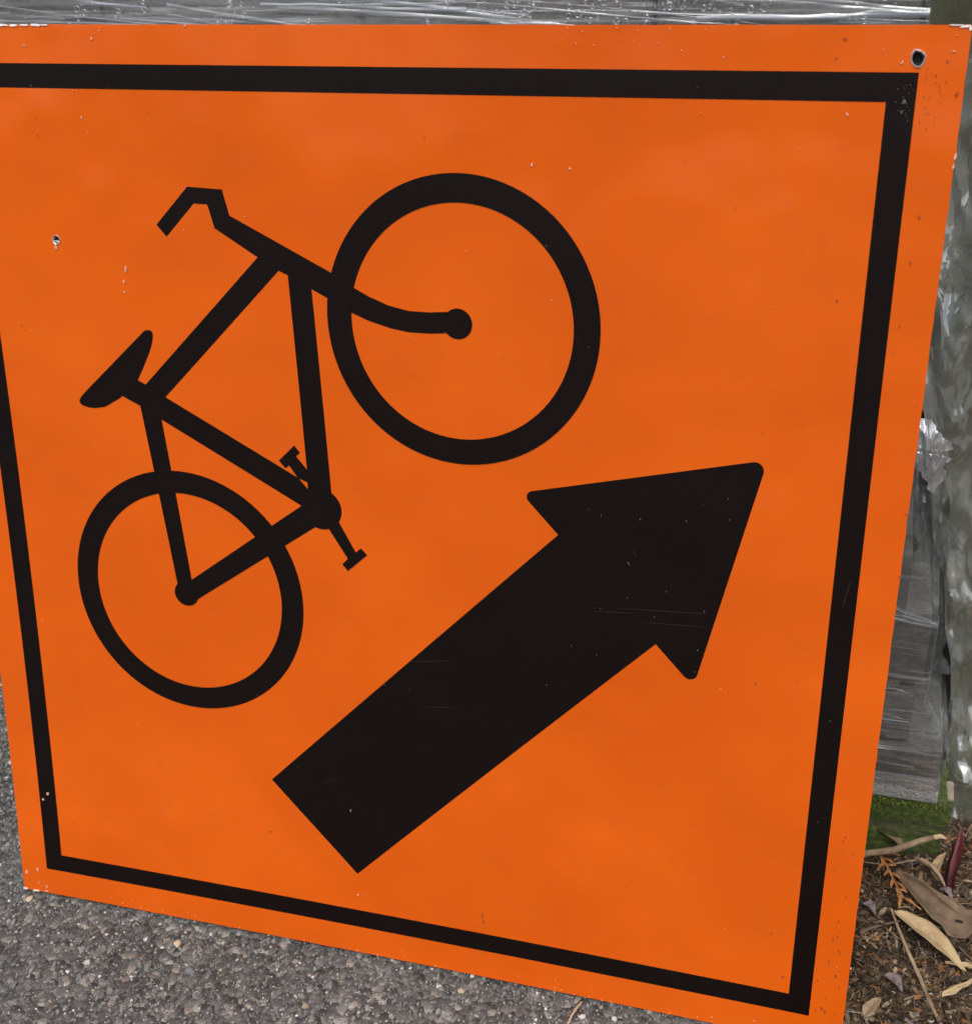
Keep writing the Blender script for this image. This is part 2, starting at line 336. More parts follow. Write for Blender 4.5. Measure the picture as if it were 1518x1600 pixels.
blk = pbox('corner_block', .4465, .4575, .238, .262, .0, .0655, M_moss, pal, PO, 0, .0006, .002, 9)
pbox('block_top', .4463, .4577, .2378, .2622, .0658, .0700, M_pale, blk, (.452, .250, 0), 0, .0005, .002, 3)

# tufts of moss along the bearer: fine fibres, one mass
V, F, C = [], [], []
for k in range(1300):
    x = random.uniform(.30, .447); top = random.random() < .45; z = (.094 + random.uniform(-.004, .003)) if top else .095 - abs(random.gauss(0, .012))
    if z < .03 or (not top and noise.noise(Vector((x * 70, 0, z * 90))) < -.05): continue
    p = Vector((x, .1985 + random.uniform(-.0005, .001), z)); L = random.uniform(.0012, .0034); d = Vector((random.gauss(0, .5), -1, random.gauss(-.25 if not top else .1, .5))).normalized(); sd_ = d.cross(Vector((random.random(), random.random(), 1))).normalized() * random.uniform(.0003, .0006); up_ = d.cross(sd_)
    i0 = len(V); V += [p - sd_, p + sd_, p + up_, p + d * L]; F += [(i0, i0 + 1, i0 + 3), (i0 + 1, i0 + 2, i0 + 3), (i0 + 2, i0, i0 + 3)]
    c = np.array((.070, .105, .014)) * random.uniform(.5, 1.5) * (1.5 if top else 1) + (np.array((.05, .03, 0)) if random.random() < .2 else 0); C += [c] * 4
V = [v - Vector(PO) for v in V]
tag(obj('moss', py_mesh('moss', V, F, None, np.array(C)), M_litter, pal), kind='stuff')

# unwrapped slab lying on the pallet
slab = tag(obj('concrete_slab', box_mesh('concrete_slab', .80, .24, .027, 0, 2, .0035, 9, 4), M_slab, loc=(.038, .318, .0985)), 'rough light grey concrete slab between mossy pallet and wrapped pavers', 'slab')

# ================================================================== WRAPPED STACK OF PAVERS
FILM = [  # z, right x, front y of the film skin
    (.116, .4385, .1935), (.127, .4395, .1930), (.160, .4405, .1925), (.174, .432, .1935), (.208, .4165, .1945), (.224, .4170, .1940), (.290, .4165, .1925), (.302, .411, .1915),
    (.36, .394, .187), (.42, .381, .181), (.50, .368, .173), (.62, .357, .1640), (.70, .3535, .1605), (.75, .3527, .1600), (1.02, .352, .1600)]
stack = tag(empty('paver_stack', (.03, .30, .1265)), 'stack of dark grey concrete pavers wound in clear stretch film behind the sign', 'paver stack')
SO = (.03, .30, .1265); XL = -.355
courses = [(.127, .159, .4375, .1965), (.161, .2115, .4085, .2000), (.2265, .2885, .4125, .1985)]
courses.insert(2, (.2125, .2255, .395, .2015))
z = .2900
while z < .97:
    x, y = min(interp(FILM, z), interp(FILM, z + .06)); xr = min(interp(FILM, z)[0], interp(FILM, z + .06)[0]) - .006; yf = max(interp(FILM, z)[1], interp(FILM, z + .06)[1]) + .005
    courses.append((z, z + .0600, xr, yf)); z += .0615
cache = {}
for ci, (z0, z1, xr, yf) in enumerate(courses):
    nb = 4; off = .06 * (ci % 2)
    cuts = [XL] + [XL + .2 * k - off for k in range(1, 5) if XL + .2 * k - off < xr - .05] + [xr]
    for k, (a, b) in enumerate(zip(cuts, cuts[1:])):
        key = (round(b - a - .002, 3), round(z1 - z0, 3), ci % 3)
        if key not in cache:
            cache[key] = box_mesh('paver', key[0], .19, z1 - z0, .0035, 2, .0009, 0, ci)
        o = obj('paver', cache[key], M_paver, stack, ((a + b) / 2 - SO[0], yf + .095 - SO[1], z0 - SO[2]))
# film skin: closed ring lofted up the stack, pulled tight to the corners
def film_skin():
    zs = np.concatenate([np.linspace(.116, .31, 74), np.linspace(.313, .70, 60), np.linspace(.703, .80, 50), np.linspace(.806, 1.02, 24)])
    ring0 = None; V = []; F = []
    for iz, z in enumerate(zs):
        xr, yf = interp(FILM, z); yb = yf + .225; r = .006
        pts = [(x, yf) for x in np.linspace(XL - .004 + r, xr - r, 150)]
        pts += [(xr - r + r * math.sin(a), yf + r - r * math.cos(a)) for a in np.linspace(.25, 1.32, 5)]
        pts += [(xr, y) for y in np.linspace(yf + r, yb - r, 36)]
        pts += [(x, yb) for x in np.linspace(xr - r, XL - .004 + r, 24)]
        pts += [(XL - .004, y) for y in np.linspace(yb - r, yf + r, 18)]
        for x, y in pts:
            a = .0011 * noise.noise(Vector((x * 16, y * 16, z * 260 + x * 26))) + .0008 * noise.noise(Vector((x * 40 + 9, y * 40, z * 420 - x * 60)))
            # tension folds running up from the brick corners
            if .29 < z < .62 or .16 < z < .225:
                a += .0016 * noise.noise(Vector((x * 150 + z * 40, y * 150, z * 9)))
            if z > .7: a = min(a, .0012) - .0005
            nx, ny = (0, -1) if y <= yf + 1e-6 else ((1, 0) if x >= xr - r else (0, 1) if y >= yb - 1e-6 else (-1, 0))
            V.append((x + nx * a - SO[0], y + ny * a - SO[1], z - SO[2] + (.0025 * noise.noise(Vector((x * 60, y * 60, 3))) if iz == 0 else 0)))
        n = len(pts)
    for j in range(len(zs) - 1):
        for i in range(n):
            i2 = (i + 1) % n; F.append((j * n + i, j * n + i2, (j + 1) * n + i2, (j + 1) * n + i))
    return py_mesh('stretch_film', V, F, 45)
film = obj('stretch_film', film_skin(), M_film, stack)
# stretched ropes of film lying over the skin in slightly crossing bands
def band(x0, z0, x1, z1, w, lift, n=60):
    V, F = [], []
    for i in range(n + 1):
        k = i / n; x = x0 + (x1 - x0) * k; z = z0 + (z1 - z0) * k + .0006 * math.sin(k * 9 + x0 * 90)
        xr, yf = interp(FILM, z); y = yf - lift
        ww = w * (.6 + .5 * noise.noise(Vector((k * 7, x0 * 50, z0 * 90))) + .2)
        for s, d in ((-1, 0), (-.3, w * .16), (.3, w * .16), (1, 0)):
            V.append((x - SO[0], y - d - SO[1], z + s * ww * .5 - SO[2]))
    for i in range(n):
        for c in range(3): F.append((i * 4 + c, i * 4 + c + 1, i * 4 + 5 + c, i * 4 + 4 + c))
    return V, F
def join(parts):
    V, F = [], []
    for v, f in parts:
        o = len(V); V += v; F += [tuple(q + o for q in t) for t in f]
    return V, F
parts = []
for k in range(64):
    zz = random.uniform(.742, .80); sl = random.choice((-.03, -.05, -.07, -.10, -.14, .04, -.02, -.055, -.2)) * random.uniform(.6, 1.2)
    xa = random.uniform(-.38, .28); L = random.uniform(.08, .40); xb = min(xa + L, .351)
    parts.append(band(xa, zz, xb, zz + sl * (xb - xa), random.choice((.0008, .0014, .002, .003, .004, .006)), .0016 + .0008 * random.random()))
for k in range(12):      # film pulled to the brick corner in a fan of bright ropes
    q = random.random(); parts.append(band(.30 + .06 * random.random(), .300 + .036 * q, .4150, .2895 + .008 * q, random.choice((.0008, .0014, .0024, .0034)), .0020 + .0006 * q))
for k in range(9):
    zz = random.choice((.124, .126, .141, .1585, .1575, .1605)) + random.gauss(0, .0008); parts.append(band(random.uniform(.2, .36), zz + random.uniform(-.001, .008), random.uniform(.41, .4395), zz, random.choice((.0008, .0014, .0026)), .0018))
for k in range(5):
    zz = random.uniform(.18, .222); parts.append(band(random.uniform(.3, .38), zz + random.uniform(0, .01), random.uniform(.395, .413), zz - random.uniform(0, .01), random.choice((.0008, .0018)), .0018))
V, F = join(parts)
M_rope = film_material('film_rope', [((2.5, 2.5, 260), (0, R(4), 0))], milk=(.05, .42), gloss=.13, bump=.0007, rough=.2, milkcol=(.62, .69, .80))
tag(obj('film_strands', py_mesh('film_strands', V, F, 60), M_rope, film), kind='stuff')
# small air bubbles caught under the film near the top of the sign
parts = []
def ring_mesh(cx_, cz, r, t, y, n=14, m_=5):
    V = [(cx_ + (r + t * math.cos(c)) * math.cos(a) - SO[0], y + t * math.sin(c) - SO[1], cz + (r + t * math.cos(c)) * math.sin(a) * random.uniform(.97, 1.03) - SO[2]) for a in [2 * math.pi * i / n for i in range(n)] for c in [2 * math.pi * i / m_ for i in range(m_)]]
    return V, [(i * m_ + j, i * m_ + (j + 1) % m_, ((i + 1) % n) * m_ + (j + 1) % m_, ((i + 1) % n) * m_ + j) for i in range(n) for j in range(m_)]
for k in range(230):
    c0 = random.choice((-.24, -.20, -.12, .03, .055, .075, .09, .12, .135, .16, .175, .19, .205, .23, .30, -.05)); tt = random.random()
    cx_ = c0 + tt * .03 + random.gauss(0, .005); cz = .748 + .024 * tt + random.gauss(0, .002); r = random.choice((.0006, .0006, .0009, .0012, .0016, .0021, .0026)) * .8
    parts.append(ring_mesh(cx_, cz, r, .00013 + r * .05, .1578))
V, F = join(parts)
M_bub = film_material('bubble', [((50, 50, 50), (0, 0, 0))], milk=(.12, .25), tint=(.93, .94, .95), gloss=.35, bump=.0, rough=.12)
tag(obj('air_bubbles', py_mesh('air_bubbles', V, F, 80), M_bub, film), kind='stuff')

# ================================================================== PLASTIC-COVERED BALE at the right edge
bale = tag(empty('covered_bale', (.75, .62, 0)), 'olive bale under crumpled clear plastic at the right edge behind the sign', 'bale')
BO = Vector((.75, .62, 0))
BL = [(.0, .460), (.1446, .4400), (.29, .4150), (.45, .3780), (.72, .3380), (1.25, .300)]      # left edge of the bale at each height
def crumple(P, amp, seed=0):
    q = Vector(P) + Vector((seed, seed * .7, 0))
    a = 0
    for f, w in ((13, 1.0), (30, .60), (64, .36), (140, .10)):
        a += w * (1 - 2.2 * abs(noise.noise(Vector((q.x * f * 1.1 + q.z * f * .15, q.y * f, q.z * f * .24 - q.x * f * .25)))))
    return a * amp
def bale_core():
    V, F = [], []; nx, nz = 70, 80
    for j in range(nz):
        for i in range(nx):
            s = i / (nx - 1); z = 1.25 * j / (nz - 1)
            left = interp(BL, z)[0] + .006
            x = left + s * .75
            y = .335 + .04 * (1 - min(1, s / .012)) ** 2 + .012 * noise.noise(Vector((x * 9, z * 5, 2)))
            V.append((x, y, z))
    V = [Vector(v) - BO for v in V]
    # side wall going back, top and back
    F = [(j * nx + i, j * nx + i + 1, (j + 1) * nx + i + 1, (j + 1) * nx + i) for j in range(nz - 1) for i in range(nx - 1)]
    b = len(V)
    for j in range(nz):
        for i in (0, nx - 1):
            p = V[j * nx + i]; V.append(Vector((p.x, .95 - BO.y, p.z)))
    for j in range(nz - 1):
        F.append((j * nx, (j + 1) * nx, b + 2 * (j + 1), b + 2 * j)); F.append((j * nx + nx - 1, b + 2 * j + 1, b + 2 * (j + 1) + 1, (j + 1) * nx + nx - 1))
        F.append((b + 2 * j, b + 2 * j + 2, b + 2 * j + 3, b + 2 * j + 1))
    F.append(tuple((nz - 1) * nx + i for i in range(nx)) + (b + 2 * nz - 1, b + 2 * nz - 2))
    return py_mesh('bale_body', V, F, 50)
obj('bale_body', bale_core(), M_olive, bale)
def bale_sheet():
    V, F = [], []; nx, nz = 150, 260
    for j in range(nz):
        for i in range(nx):
            s = i / (nx - 1); z = .018 + (.690 + .010 * math.sin(s * 40) + .012 * noise.noise(Vector((s * 30, 1, 1)))) * j / (nz - 1)
            left = interp(BL, z)[0] - .004 + .006 * noise.noise(Vector((z * 14, 3, 1)))
            x = left + s * .30
            y = .306 + .05 * max(0, 1 - s / .012) ** 2 - .055 * max(0, 1 - z / .16) ** 1.5
            c = crumple((x, y, z), .0120, 4) + .0035 * max(0, noise.noise(Vector((x * 70, 7, z * 34))) - .15) * 2
            zz = z + (.012 * noise.noise(Vector((x * 60, 2, 5))) if j < 3 else 0)
            V.append(Vector((x + .3 * c, y - c - .004, zz)) - BO)
    F = [(j * nx + i, j * nx + i + 1, (j + 1) * nx + i + 1, (j + 1) * nx + i) for j in range(nz - 1) for i in range(nx - 1)]
    return py_mesh('plastic_sheet', V, F, 26)
obj('plastic_sheet', bale_sheet(), M_sheet, bale)
# dark pile farther back closing the gap between the two loads
pile = tag(empty('dark_pile', (.3, .75, 0)), 'dark shaded stacked boards in the gap behind the wrapped pavers', 'board pile')
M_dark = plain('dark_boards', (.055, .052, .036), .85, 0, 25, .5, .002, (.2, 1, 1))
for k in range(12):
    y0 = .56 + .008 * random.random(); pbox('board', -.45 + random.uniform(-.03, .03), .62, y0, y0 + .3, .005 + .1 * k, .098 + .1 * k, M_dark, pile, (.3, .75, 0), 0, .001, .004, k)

# crumpled silver tail of film stuffed in the gap
def tail(name, ctrl, wid, amp, seed, m, nu=40, nv=90):
    V, F = [], []
    for j in range(nv):
        k = j / (nv - 1) * (len(ctrl) - 1); a = int(min(k, len(ctrl) - 2)); f = k - a
        p = Vector(ctrl[a]).lerp(Vector(ctrl[a + 1]), f); w = wid[a] + (wid[a + 1] - wid[a]) * f
        w *= 1 + .55 * noise.noise(Vector((j * .13, seed, 0))); p = p + Vector((.008 * noise.noise(Vector((j * .09, seed + 5, 0))), 0, 0))
        for i in range(nu):
            s = i / (nu - 1) - .5; q = p + Vector((s * w, 0, 0)); c = crumple((q.x * 2.2, q.y, q.z * 2.0), amp, seed)
            V.append((q.x, q.y - c, q.z + .3 * c))
    F = [(j * nu + i, j * nu + i + 1, (j + 1) * nu + i + 1, (j + 1) * nu + i) for j in range(nv - 1) for i in range(nu - 1)]
    return obj(name, py_mesh(name, V, F, 22), m)
M_tail = film_material('film_tail', [((40, 40, 25), (0, 0, 0))], milk=(.35, .8), tint=(.8, .82, .8), gloss=.45, bump=.0015, rough=.15, milkcol=(.82, .84, .88))
M_tail2 = film_material('film_tail_dark', [((40, 40, 12), (0, 0, 0))], milk=(.04, .16), tint=(.75, .77, .72), gloss=.22, bump=.0015, rough=.08, milkcol=(.6, .62, .62))
tag(tail('film_scrap', [(.388, .285, .428), (.391, .282, .417), (.397, .28, .404), (.395, .28, .392), (.402, .28, .380), (.404, .282, .362)], [.012, .024, .030, .026, .018, .004], .006, 3, M_tail), 'bright crumpled scrap of silvery film stuffed in the dark gap', 'film scrap')
tag(tail('film_tail', [(.392, .30, .425), (.405, .295, .33), (.416, .295, .26), (.424, .295, .17)], [.006, .034, .026, .03], .006, 8, M_tail2), 'loose dark film tail hanging in the gap beside the wrapped pavers', 'film tail')

# ================================================================== THE SIGN
LEAN = R(11); HW, HH = .375, .38368
SAGV, SAGU, TWIST = .008663, .003053, -.004164; SU = .34838
def sag(u, v):      # the thin sheet bows back in the middle and is a little twisted
    s = HW / SU
    return SAGV * (1 - (v / SU / s) ** 2) + SAGU * (1 - (u / SU / s) ** 2) + TWIST * (u / SU) * (v / SU)
sign = tag(empty('road_sign', (0, 0, 0), (math.pi / 2 - LEAN, 0, 0)), 'large square orange sign with black bicycle and arrow leaning against the wrapped stack', 'road sign')
def sheet_geo(name, loops_list, h0, h1, m, parent, step=.03, back=None, edge=None):
    bm = bmesh.new()
    for loops in loops_list:
        vs3 = [[Vector((x, y, 0)) for x, y in lp] for lp in loops]
        flat = [q for lp in vs3 for q in lp]; bv = [bm.verts.new(q) for q in flat]
        for t in tessellate_polygon(vs3):
            try: f = bm.faces.new([bv[i] for i in t])
            except ValueError: continue
    bm.normal_update()
    for f in bm.faces:
        if f.normal.z < 0: f.normal_flip()
    for ax in (0, 1):
        lo = min(v.co[ax] for v in bm.verts); hi = max(v.co[ax] for v in bm.verts); k = math.ceil(lo / step) * step
        while k < hi:
            no = Vector((1, 0, 0)) if ax == 0 else Vector((0, 1, 0))
            bmesh.ops.bisect_plane(bm, geom=bm.verts[:] + bm.edges[:] + bm.faces[:], plane_co=no * k, plane_no=no, dist=1e-7); k += step
    front = bm.faces[:]
    for v in bm.verts: v.co.z = h1
    if back is not None:
        dup = bmesh.ops.duplicate(bm, geom=bm.verts[:] + bm.edges[:] + front)
        df = [e for e in dup['geom'] if isinstance(e, bmesh.types.BMFace)]
        for v in {v for f in df for v in f.verts}: v.co.z = h0 + 1e-5
        for f in df: f.normal_flip(); f.material_index = 2
    be = [e for e in bm.edges if e.is_boundary and all(abs(v.co.z - h1) < 1e-9 for v in e.verts)]
    ex = bmesh.ops.extrude_edge_only(bm, edges=be)
    for e in ex['geom']:
        if isinstance(e, bmesh.types.BMVert): e.co.z = h0
        if isinstance(e, bmesh.types.BMFace) and edge is not None: e.material_index = 1
    for v in bm.verts:
        u, w, h = v.co; v.co = Vector((u, w + HH, h - sag(u, w)))
    me = bm_mesh(bm, name, 30)
    me.materials.append(m)
    if edge is not None: me.materials.append(edge); me.materials.append(back or edge)
    o = obj(name, me, None, parent); return o
def mm(pts): return [(x * .001, y * .001) for x, y in pts]
def ring_pts(cx, cy, rx, ry, n=96): return [(cx + rx * math.cos(2 * math.pi * k / n), cy + ry * math.sin(2 * math.pi * k / n)) for k in range(n)]
def rect(x, y): return [(-x, -y), (x, -y), (x, y), (-x, y)]
def jag(pts, step, amp, seed):
    out = []
    for a, b in zip(pts, pts[1:] + pts[:1]):
        n = max(1, int(math.dist(a, b) / step))
        for k in range(n):
            t = k / n; x = a[0] + (b[0] - a[0]) * t; y = a[1] + (b[1] - a[1]) * t
            if k: x += amp * noise.noise(Vector((x * 300, y * 300, seed))); y += amp * noise.noise(Vector((x * 300, y * 300, seed + 7)))
            out.append((x, y))
    return out
hole1 = mm([(343.6, 367.5), (345.0, 369.5), (348.5, 368.6), (350.6, 366.6), (350.4, 363.4), (349.0, 360.9), (346.7, 360.4), (344.4, 362.0), (343.4, 364.6)])
hole2 = mm(ring_pts(-268.4, 228.9, 2.9, 3.2, 12))
outline = jag(rect(HW, HH), .008, .0004, 1)
sheet_geo('panel', [[outline, hole1, hole2]], -.0022, 0, M_orange, sign, back=M_back, edge=M_edge)
bo, bi = (.34838, .35706), (.3313, .33998)
border = sheet_geo('black_border', [[rect(*bo), rect(*bi)]], .00005, .0003, M_black, sign)
arrow_v = [(102.98, 60.34), (279.25, 103.26), (238.78, -80.3), (208.73, -49.01), (-37.02, -303.05), (-114.14, -223.54), (131.96, 30.0)]
def round_poly(pts, rad, n=8):
    out = []
    for i, p in enumerate(pts):
        r = rad[i]
        if not r: out.append(p); continue
        P = Vector(p); a = (Vector(pts[i - 1]) - P).normalized(); b = (Vector(pts[(i + 1) % len(pts)]) - P).normalized()
        an = a.angle(b); d = r / math.tan(an / 2); c = P + (a + b).normalized() * (r / math.sin(an / 2))
        s = P + a * d; e = P + b * d; a0 = math.atan2(*(s - c).yx); a1 = math.atan2(*(e - c).yx); da = (a1 - a0 + math.pi) % (2 * math.pi) - math.pi
        out += [tuple(c + Vector((math.cos(a0 + da * k / n), math.sin(a0 + da * k / n))) * r) for k in range(n + 1)]
    return out
arrow = sheet_geo('direction_arrow', [[mm(round_poly(arrow_v, [4.8, 6.4, 5.7, 0, 0, 0, 0]))]], .00005, .0003, M_black, sign)
# bicycle: frame is the part, the rest its pieces, each lying a hair above the other where they cross
TT = [(-99.11, 223.82), (-83.01, 214.77), (-187.03, 109.9), (-203.49, 118.87)]
bar = [(-180.38, 244.14), (-151.99, 272.81), (-123.94, 271.72), (-119.6, 253.22), (-40.84, 215.31), (-23.56, 205.3), (-13.08, 200.0), (2.38, 194.13), (17.85, 191.09), (33.28, 191.03), (48.14, 192.26),
       (47.9, 176.63), (32.95, 175.47), (17.42, 175.46), (3.39, 177.52), (-13.8, 182.09), (-26.92, 187.25), (-44.89, 196.7), (-57.42, 202.64), (-75.72, 211.97), (-83.01, 214.75), (-99.09, 223.82), (-132.37, 243.55), (-136.83, 260.7), (-147.93, 260.9), (-172.91, 235.67)]
bike = sheet_geo('bicycle_symbol', [[mm(bar)]], .00005, .0003, M_black, sign)
def piece(name, loops, lv): return sheet_geo(name, loops, .00005, .0003 + .00003 * lv, M_black, bike)
piece('top_tube', [[mm([(-99.11, 223.82), (-90, 224), (-83.01, 214.77), (-187.03, 109.9), (-203.49, 118.87)])]], 1)
piece('down_tube', [[mm([(-75.7, 211.96), (-66, 213), (-57.43, 202.64), (-49.24, 43.36), (-60, 30), (-68.92, 40), (-68.92, 61.07)])]], 2)
piece('seat_tube', [[mm([(-187.03, 109.9), (-76.77, 53.6), (-60, 35), (-75.06, 30.67), (-192.27, 91.32), (-210.04, 101.13), (-203.49, 118.86)])]], 3)
piece('seat_stay', [[mm([(-210.04, 101.13), (-196, 100), (-192.27, 91.32), (-177.32, -45.35), (-183, -55), (-190.55, -51.52)])]], 4)
piece('chain_stay', [[mm([(-75.06, 30.67), (-60, 25), (-64.67, 13.6), (-172.45, -61.87), (-184, -58), (-177.32, -45.35)])]], 5)
piece('saddle', [[mm([(-196.33, 162.99), (-194.6, 162.7), (-193.3, 161.7), (-192.87, 159.76), (-193.4, 156), (-194.67, 151.85), (-197, 146.2), (-199.66, 141.04), (-204.5, 131.9), (-210.23, 121.99), (-203.49, 118.86), (-204, 104), (-210.05, 101.13), (-225.17, 108.03), (-229.5, 105), (-234.2, 102.34), (-238.5, 99.6), (-242.7, 97.57), (-250.86, 95.99), (-256, 95.9), (-259.79, 96.64), (-263, 97.5), (-264.9, 99.6), (-264.41, 102.6), (-259.36, 108.06), (-200.27, 161.87), (-198.4, 162.8)])]], 6)
piece('front_wheel', [[mm(ring_pts(56.67, 183.66, 102.45, 105.5)), mm(ring_pts(56.71, 183.45, 83.4, 85.9))]], 7)
piece('rear_wheel', [[mm(ring_pts(-181.39, -57.57, 103.5, 106.5)), mm(ring_pts(-181.34, -57.2, 84.5, 87.5))]], 8)
piece('front_hub', [[mm(ring_pts(55.0, 184.07, 10.9, 11.1, 40))]], 9)
piece('rear_hub', [[mm(ring_pts(-182.88, -58.25, 10.8, 10.9, 40))]], 10)
piece('chainring', [[mm(ring_pts(-57.98, 29.5, 16.6, 16.6, 48))]], 11)
piece('pedal', [[mm([(-78.81, 79.87), (-74.29, 74.71), (-77.72, 71.25), (-68.91, 61.05), (-66, 50), (-76.77, 53.59), (-83.87, 63.6), (-86.95, 60.82), (-92.18, 66.47)])]], 12)
piece('pedal', [[mm([(-44.09, 20.37), (-30.71, -3.8), (-26.29, 0.07), (-21.21, -4.88), (-37.72, -20.2), (-42.22, -15.13), (-37.34, -9.73), (-52.29, 13.5), (-52, 24)])]], 13)

# torn rims of the two punched holes
def rim(name, hole, m, out=.0013, h=.0011, seed=0):
    c = Vector((sum(p[0] for p in hole) / len(hole), sum(p[1] for p in hole) / len(hole))); V, F = [], []
    P = []
    for i in range(len(hole) * 3):
        k = i / 3; a = int(k); f = k - a; P.append(Vector(hole[a]).lerp(Vector(hole[(a + 1) % len(hole)]), f))
    n = len(P)
    for i, p in enumerate(P):
        d = (p - c).normalized(); w = .7 + .6 * noise.noise(Vector((i * .55, seed, 0)))
        for r, hh in ((-.00025, -.0024), (-.0002, h * .6), (.0003, h * (1 + .7 * noise.noise(Vector((i * .8, seed + 3, 0))))), (out * w, .00012)):
            q = p + d * r; V.append((q.x, q.y + HH, hh - sag(q.x, q.y)))
    for i in range(n):
        j = (i + 1) % n
        for k in range(3): F.append((i * 4 + k, j * 4 + k, j * 4 + k + 1, i * 4 + k + 1))
    return obj(name, py_mesh(name, V, F, 60), m, sign)
M_hole_shade = plain('painted_hole_shade', (.012, .014, .014), .7, 0, 300, .4)
def shade_cone(name, hole, z0, z1):      # near-black cone added inside the punched hole, its colour standing in for shade
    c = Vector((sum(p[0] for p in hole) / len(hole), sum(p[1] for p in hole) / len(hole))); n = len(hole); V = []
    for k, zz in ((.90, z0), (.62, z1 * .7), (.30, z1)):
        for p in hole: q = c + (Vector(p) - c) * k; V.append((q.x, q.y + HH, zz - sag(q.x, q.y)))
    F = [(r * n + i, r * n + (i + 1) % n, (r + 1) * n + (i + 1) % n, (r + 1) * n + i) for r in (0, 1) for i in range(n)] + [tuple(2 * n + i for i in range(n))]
    obj(name, py_mesh(name, V, F, 40), M_hole_shade, sign)
shade_cone('hole_shade', hole1, -.0012, -.0055)
rim('hole_rim', hole1, M_metal, seed=1)['label'] = 'torn bare metal rim of the hole in the top right corner'
rim('hole_rim', hole2, M_metal, .0008, .0008, 5)['label'] = 'small bright rim of the punched hole near the left side'
M_steel = plain('bright_steel', (.75, .76, .77), .25, 1)
u, w = -.2684, .2284; o = box_mesh('screw_tip', .0042, .0026, .0026, .0009, 2)
obj('screw_tip', o, M_steel, sign, (u, w + HH - .001, -sag(u, w) - .0018))

PALE = [(-210.34, 209.46, 2.5, 8.0, 10), (-213.19, 199.51, 2.0, 4.0, -10), (-213.58, 191.59, 1.5, 2.5, 0), (-269.44, 223.21, 3.5, 4.5, 0), (-233.37, 319.85, 1.5, 3.0, -10), (-370.33, -364.55, 3.5, 6.0, 0), (-358.29, -359.91, 3.0, 4.0, 0), (-350.0, -376.77, 2.5, 4.5, 0), (-358.14, -373.84, 1.5, 2.0, 0), (-351.03, -381.85, 6.0, 1.5, 0), (-339.27, -276.07, 3.5, 4.5, 30), (-344.66, -282.98, 3.0, 3.5, -20), (-36.87, -324.22, 2.5, 2.5, 0), (-41.93, -241.25, 2.5, 4.5, 15), (109.06, 296.17, 2.0, 3.5, 0), (135.06, 294.48, 2.0, 2.5, 0), (309.34, 332.48, 1.5, 4.0, -35), (-141.76, 382.73, 2.5, 2.0, 0), (366.64, 369.01, 3.0, 1.0, 0), (344.25, 369.95, 1.5, 2.5, 0), (350.25, 368.2, 2.5, 1.5, 20), (375.04, 309.27, 2.0, 8.0, 8), (374.71, 303.22, 1.5, 4.5, 8), (375.7, -304.61, 2.0, 2.5, 0), (-273.12, 369.13, 1.0, 2.0, 0), (-274.67, 369.56, 1.0, 1.5, 0), (-238.14, 338.57, 1.0, 1.5, 0), (-158.09, 241.15, 1.0, 1.5, 0), (-106.81, 253.05, 1.0, 1.5, 0), (254.03, 72.14, 1.0, 1.5, 0), (256.45, 56.4, 1.0, 1.5, 0), (242.95, -17.17, 1.0, 2.5, 30), (163.8, 49.2, 1.0, 2.0, 0), (165.88, -25.24, 1.0, 1.5, 0), (192.6, 49.5, 1.5, 2.5, -30), (185.63, 13.8, 1.0, 4.5, -25), (-217.53, 374.12, 2.5, 2.5, 0), (326.8, 369.49, 1.0, 1.0, 0), (137.96, 372.24, 1.0, 1.5, 0), (149.69, 371.53, 1.0, 1.0, 0), (205.46, 368.79, 1.0, 1.5, 0), (231.97, 364.83, 1.0, 2.0, 0), (338.17, 362.73, 1.5, 3.0, 20), (341.81, 340.53, 3.5, 4.5, 0), (341.05, 334.22, 1.5, 3.0, 0)]
DARK = [(163.98, 128.58, 2.5, 3.0, 0), (231.73, 106.55, 2.0, 2.5, 0), (236.74, 97.58, 2.0, 1.0, 0), (39.32, -246.88, 5.0, 3.5, 30), (313.25, -286.1, 2.0, 1.5, 0), (75.36, -321.47, 1.5, 7.0, 5), (76.57, -327.62, 1.5, 5.0, 0), (283.98, -70.26, 2.0, 2.0, 0), (362.49, -264.01, 2.0, 1.5, 0), (362.98, -278.77, 1.5, 2.0, 0), (366.32, -292.98, 1.5, 2.0, 0), (358.47, -302.11, 2.0, 2.5, 0), (365.03, -314.5, 2.5, 3.0, -40), (357.37, -347.19, 2.5, 4.0, -40), (360.14, -350.22, 2.0, 3.0, -40), (325.48, -324.76, 2.5, 2.5, 0), (363.75, 363.66, 2.0, 1.5, 0), (371.16, 345.03, 2.0, 3.5, 20), (358.27, 355.71, 1.5, 1.5, 0), (303.95, 375.86, 2.5, 2.0, 0), (299.76, 364.96, 1.5, 1.5, 0), (314.37, 216.6, 2.0, 2.5, 0), (349.24, 255.46, 1.5, 2.0, 0), (358.71, 272.55, 2.0, 3.0, 10), (356.74, 243.78, 1.5, 3.0, 0), (354.85, 202.48, 1.5, 1.5, 0), (-117.54, -275.71, 2.0, 2.0, 0), (373.89, 74.43, 3.0, 0.75, 10), (374.17, 27.86, 2.0, 1.0, 10), (272.6, -42.5, 1.0, 1.0, 0), (114.84, -166.8, 1.5, 1.5, 0), (-149.33, -156.38, 2.5, 2.0, 0), (227.39, 49.08, 1.5, 1.5, 0)]

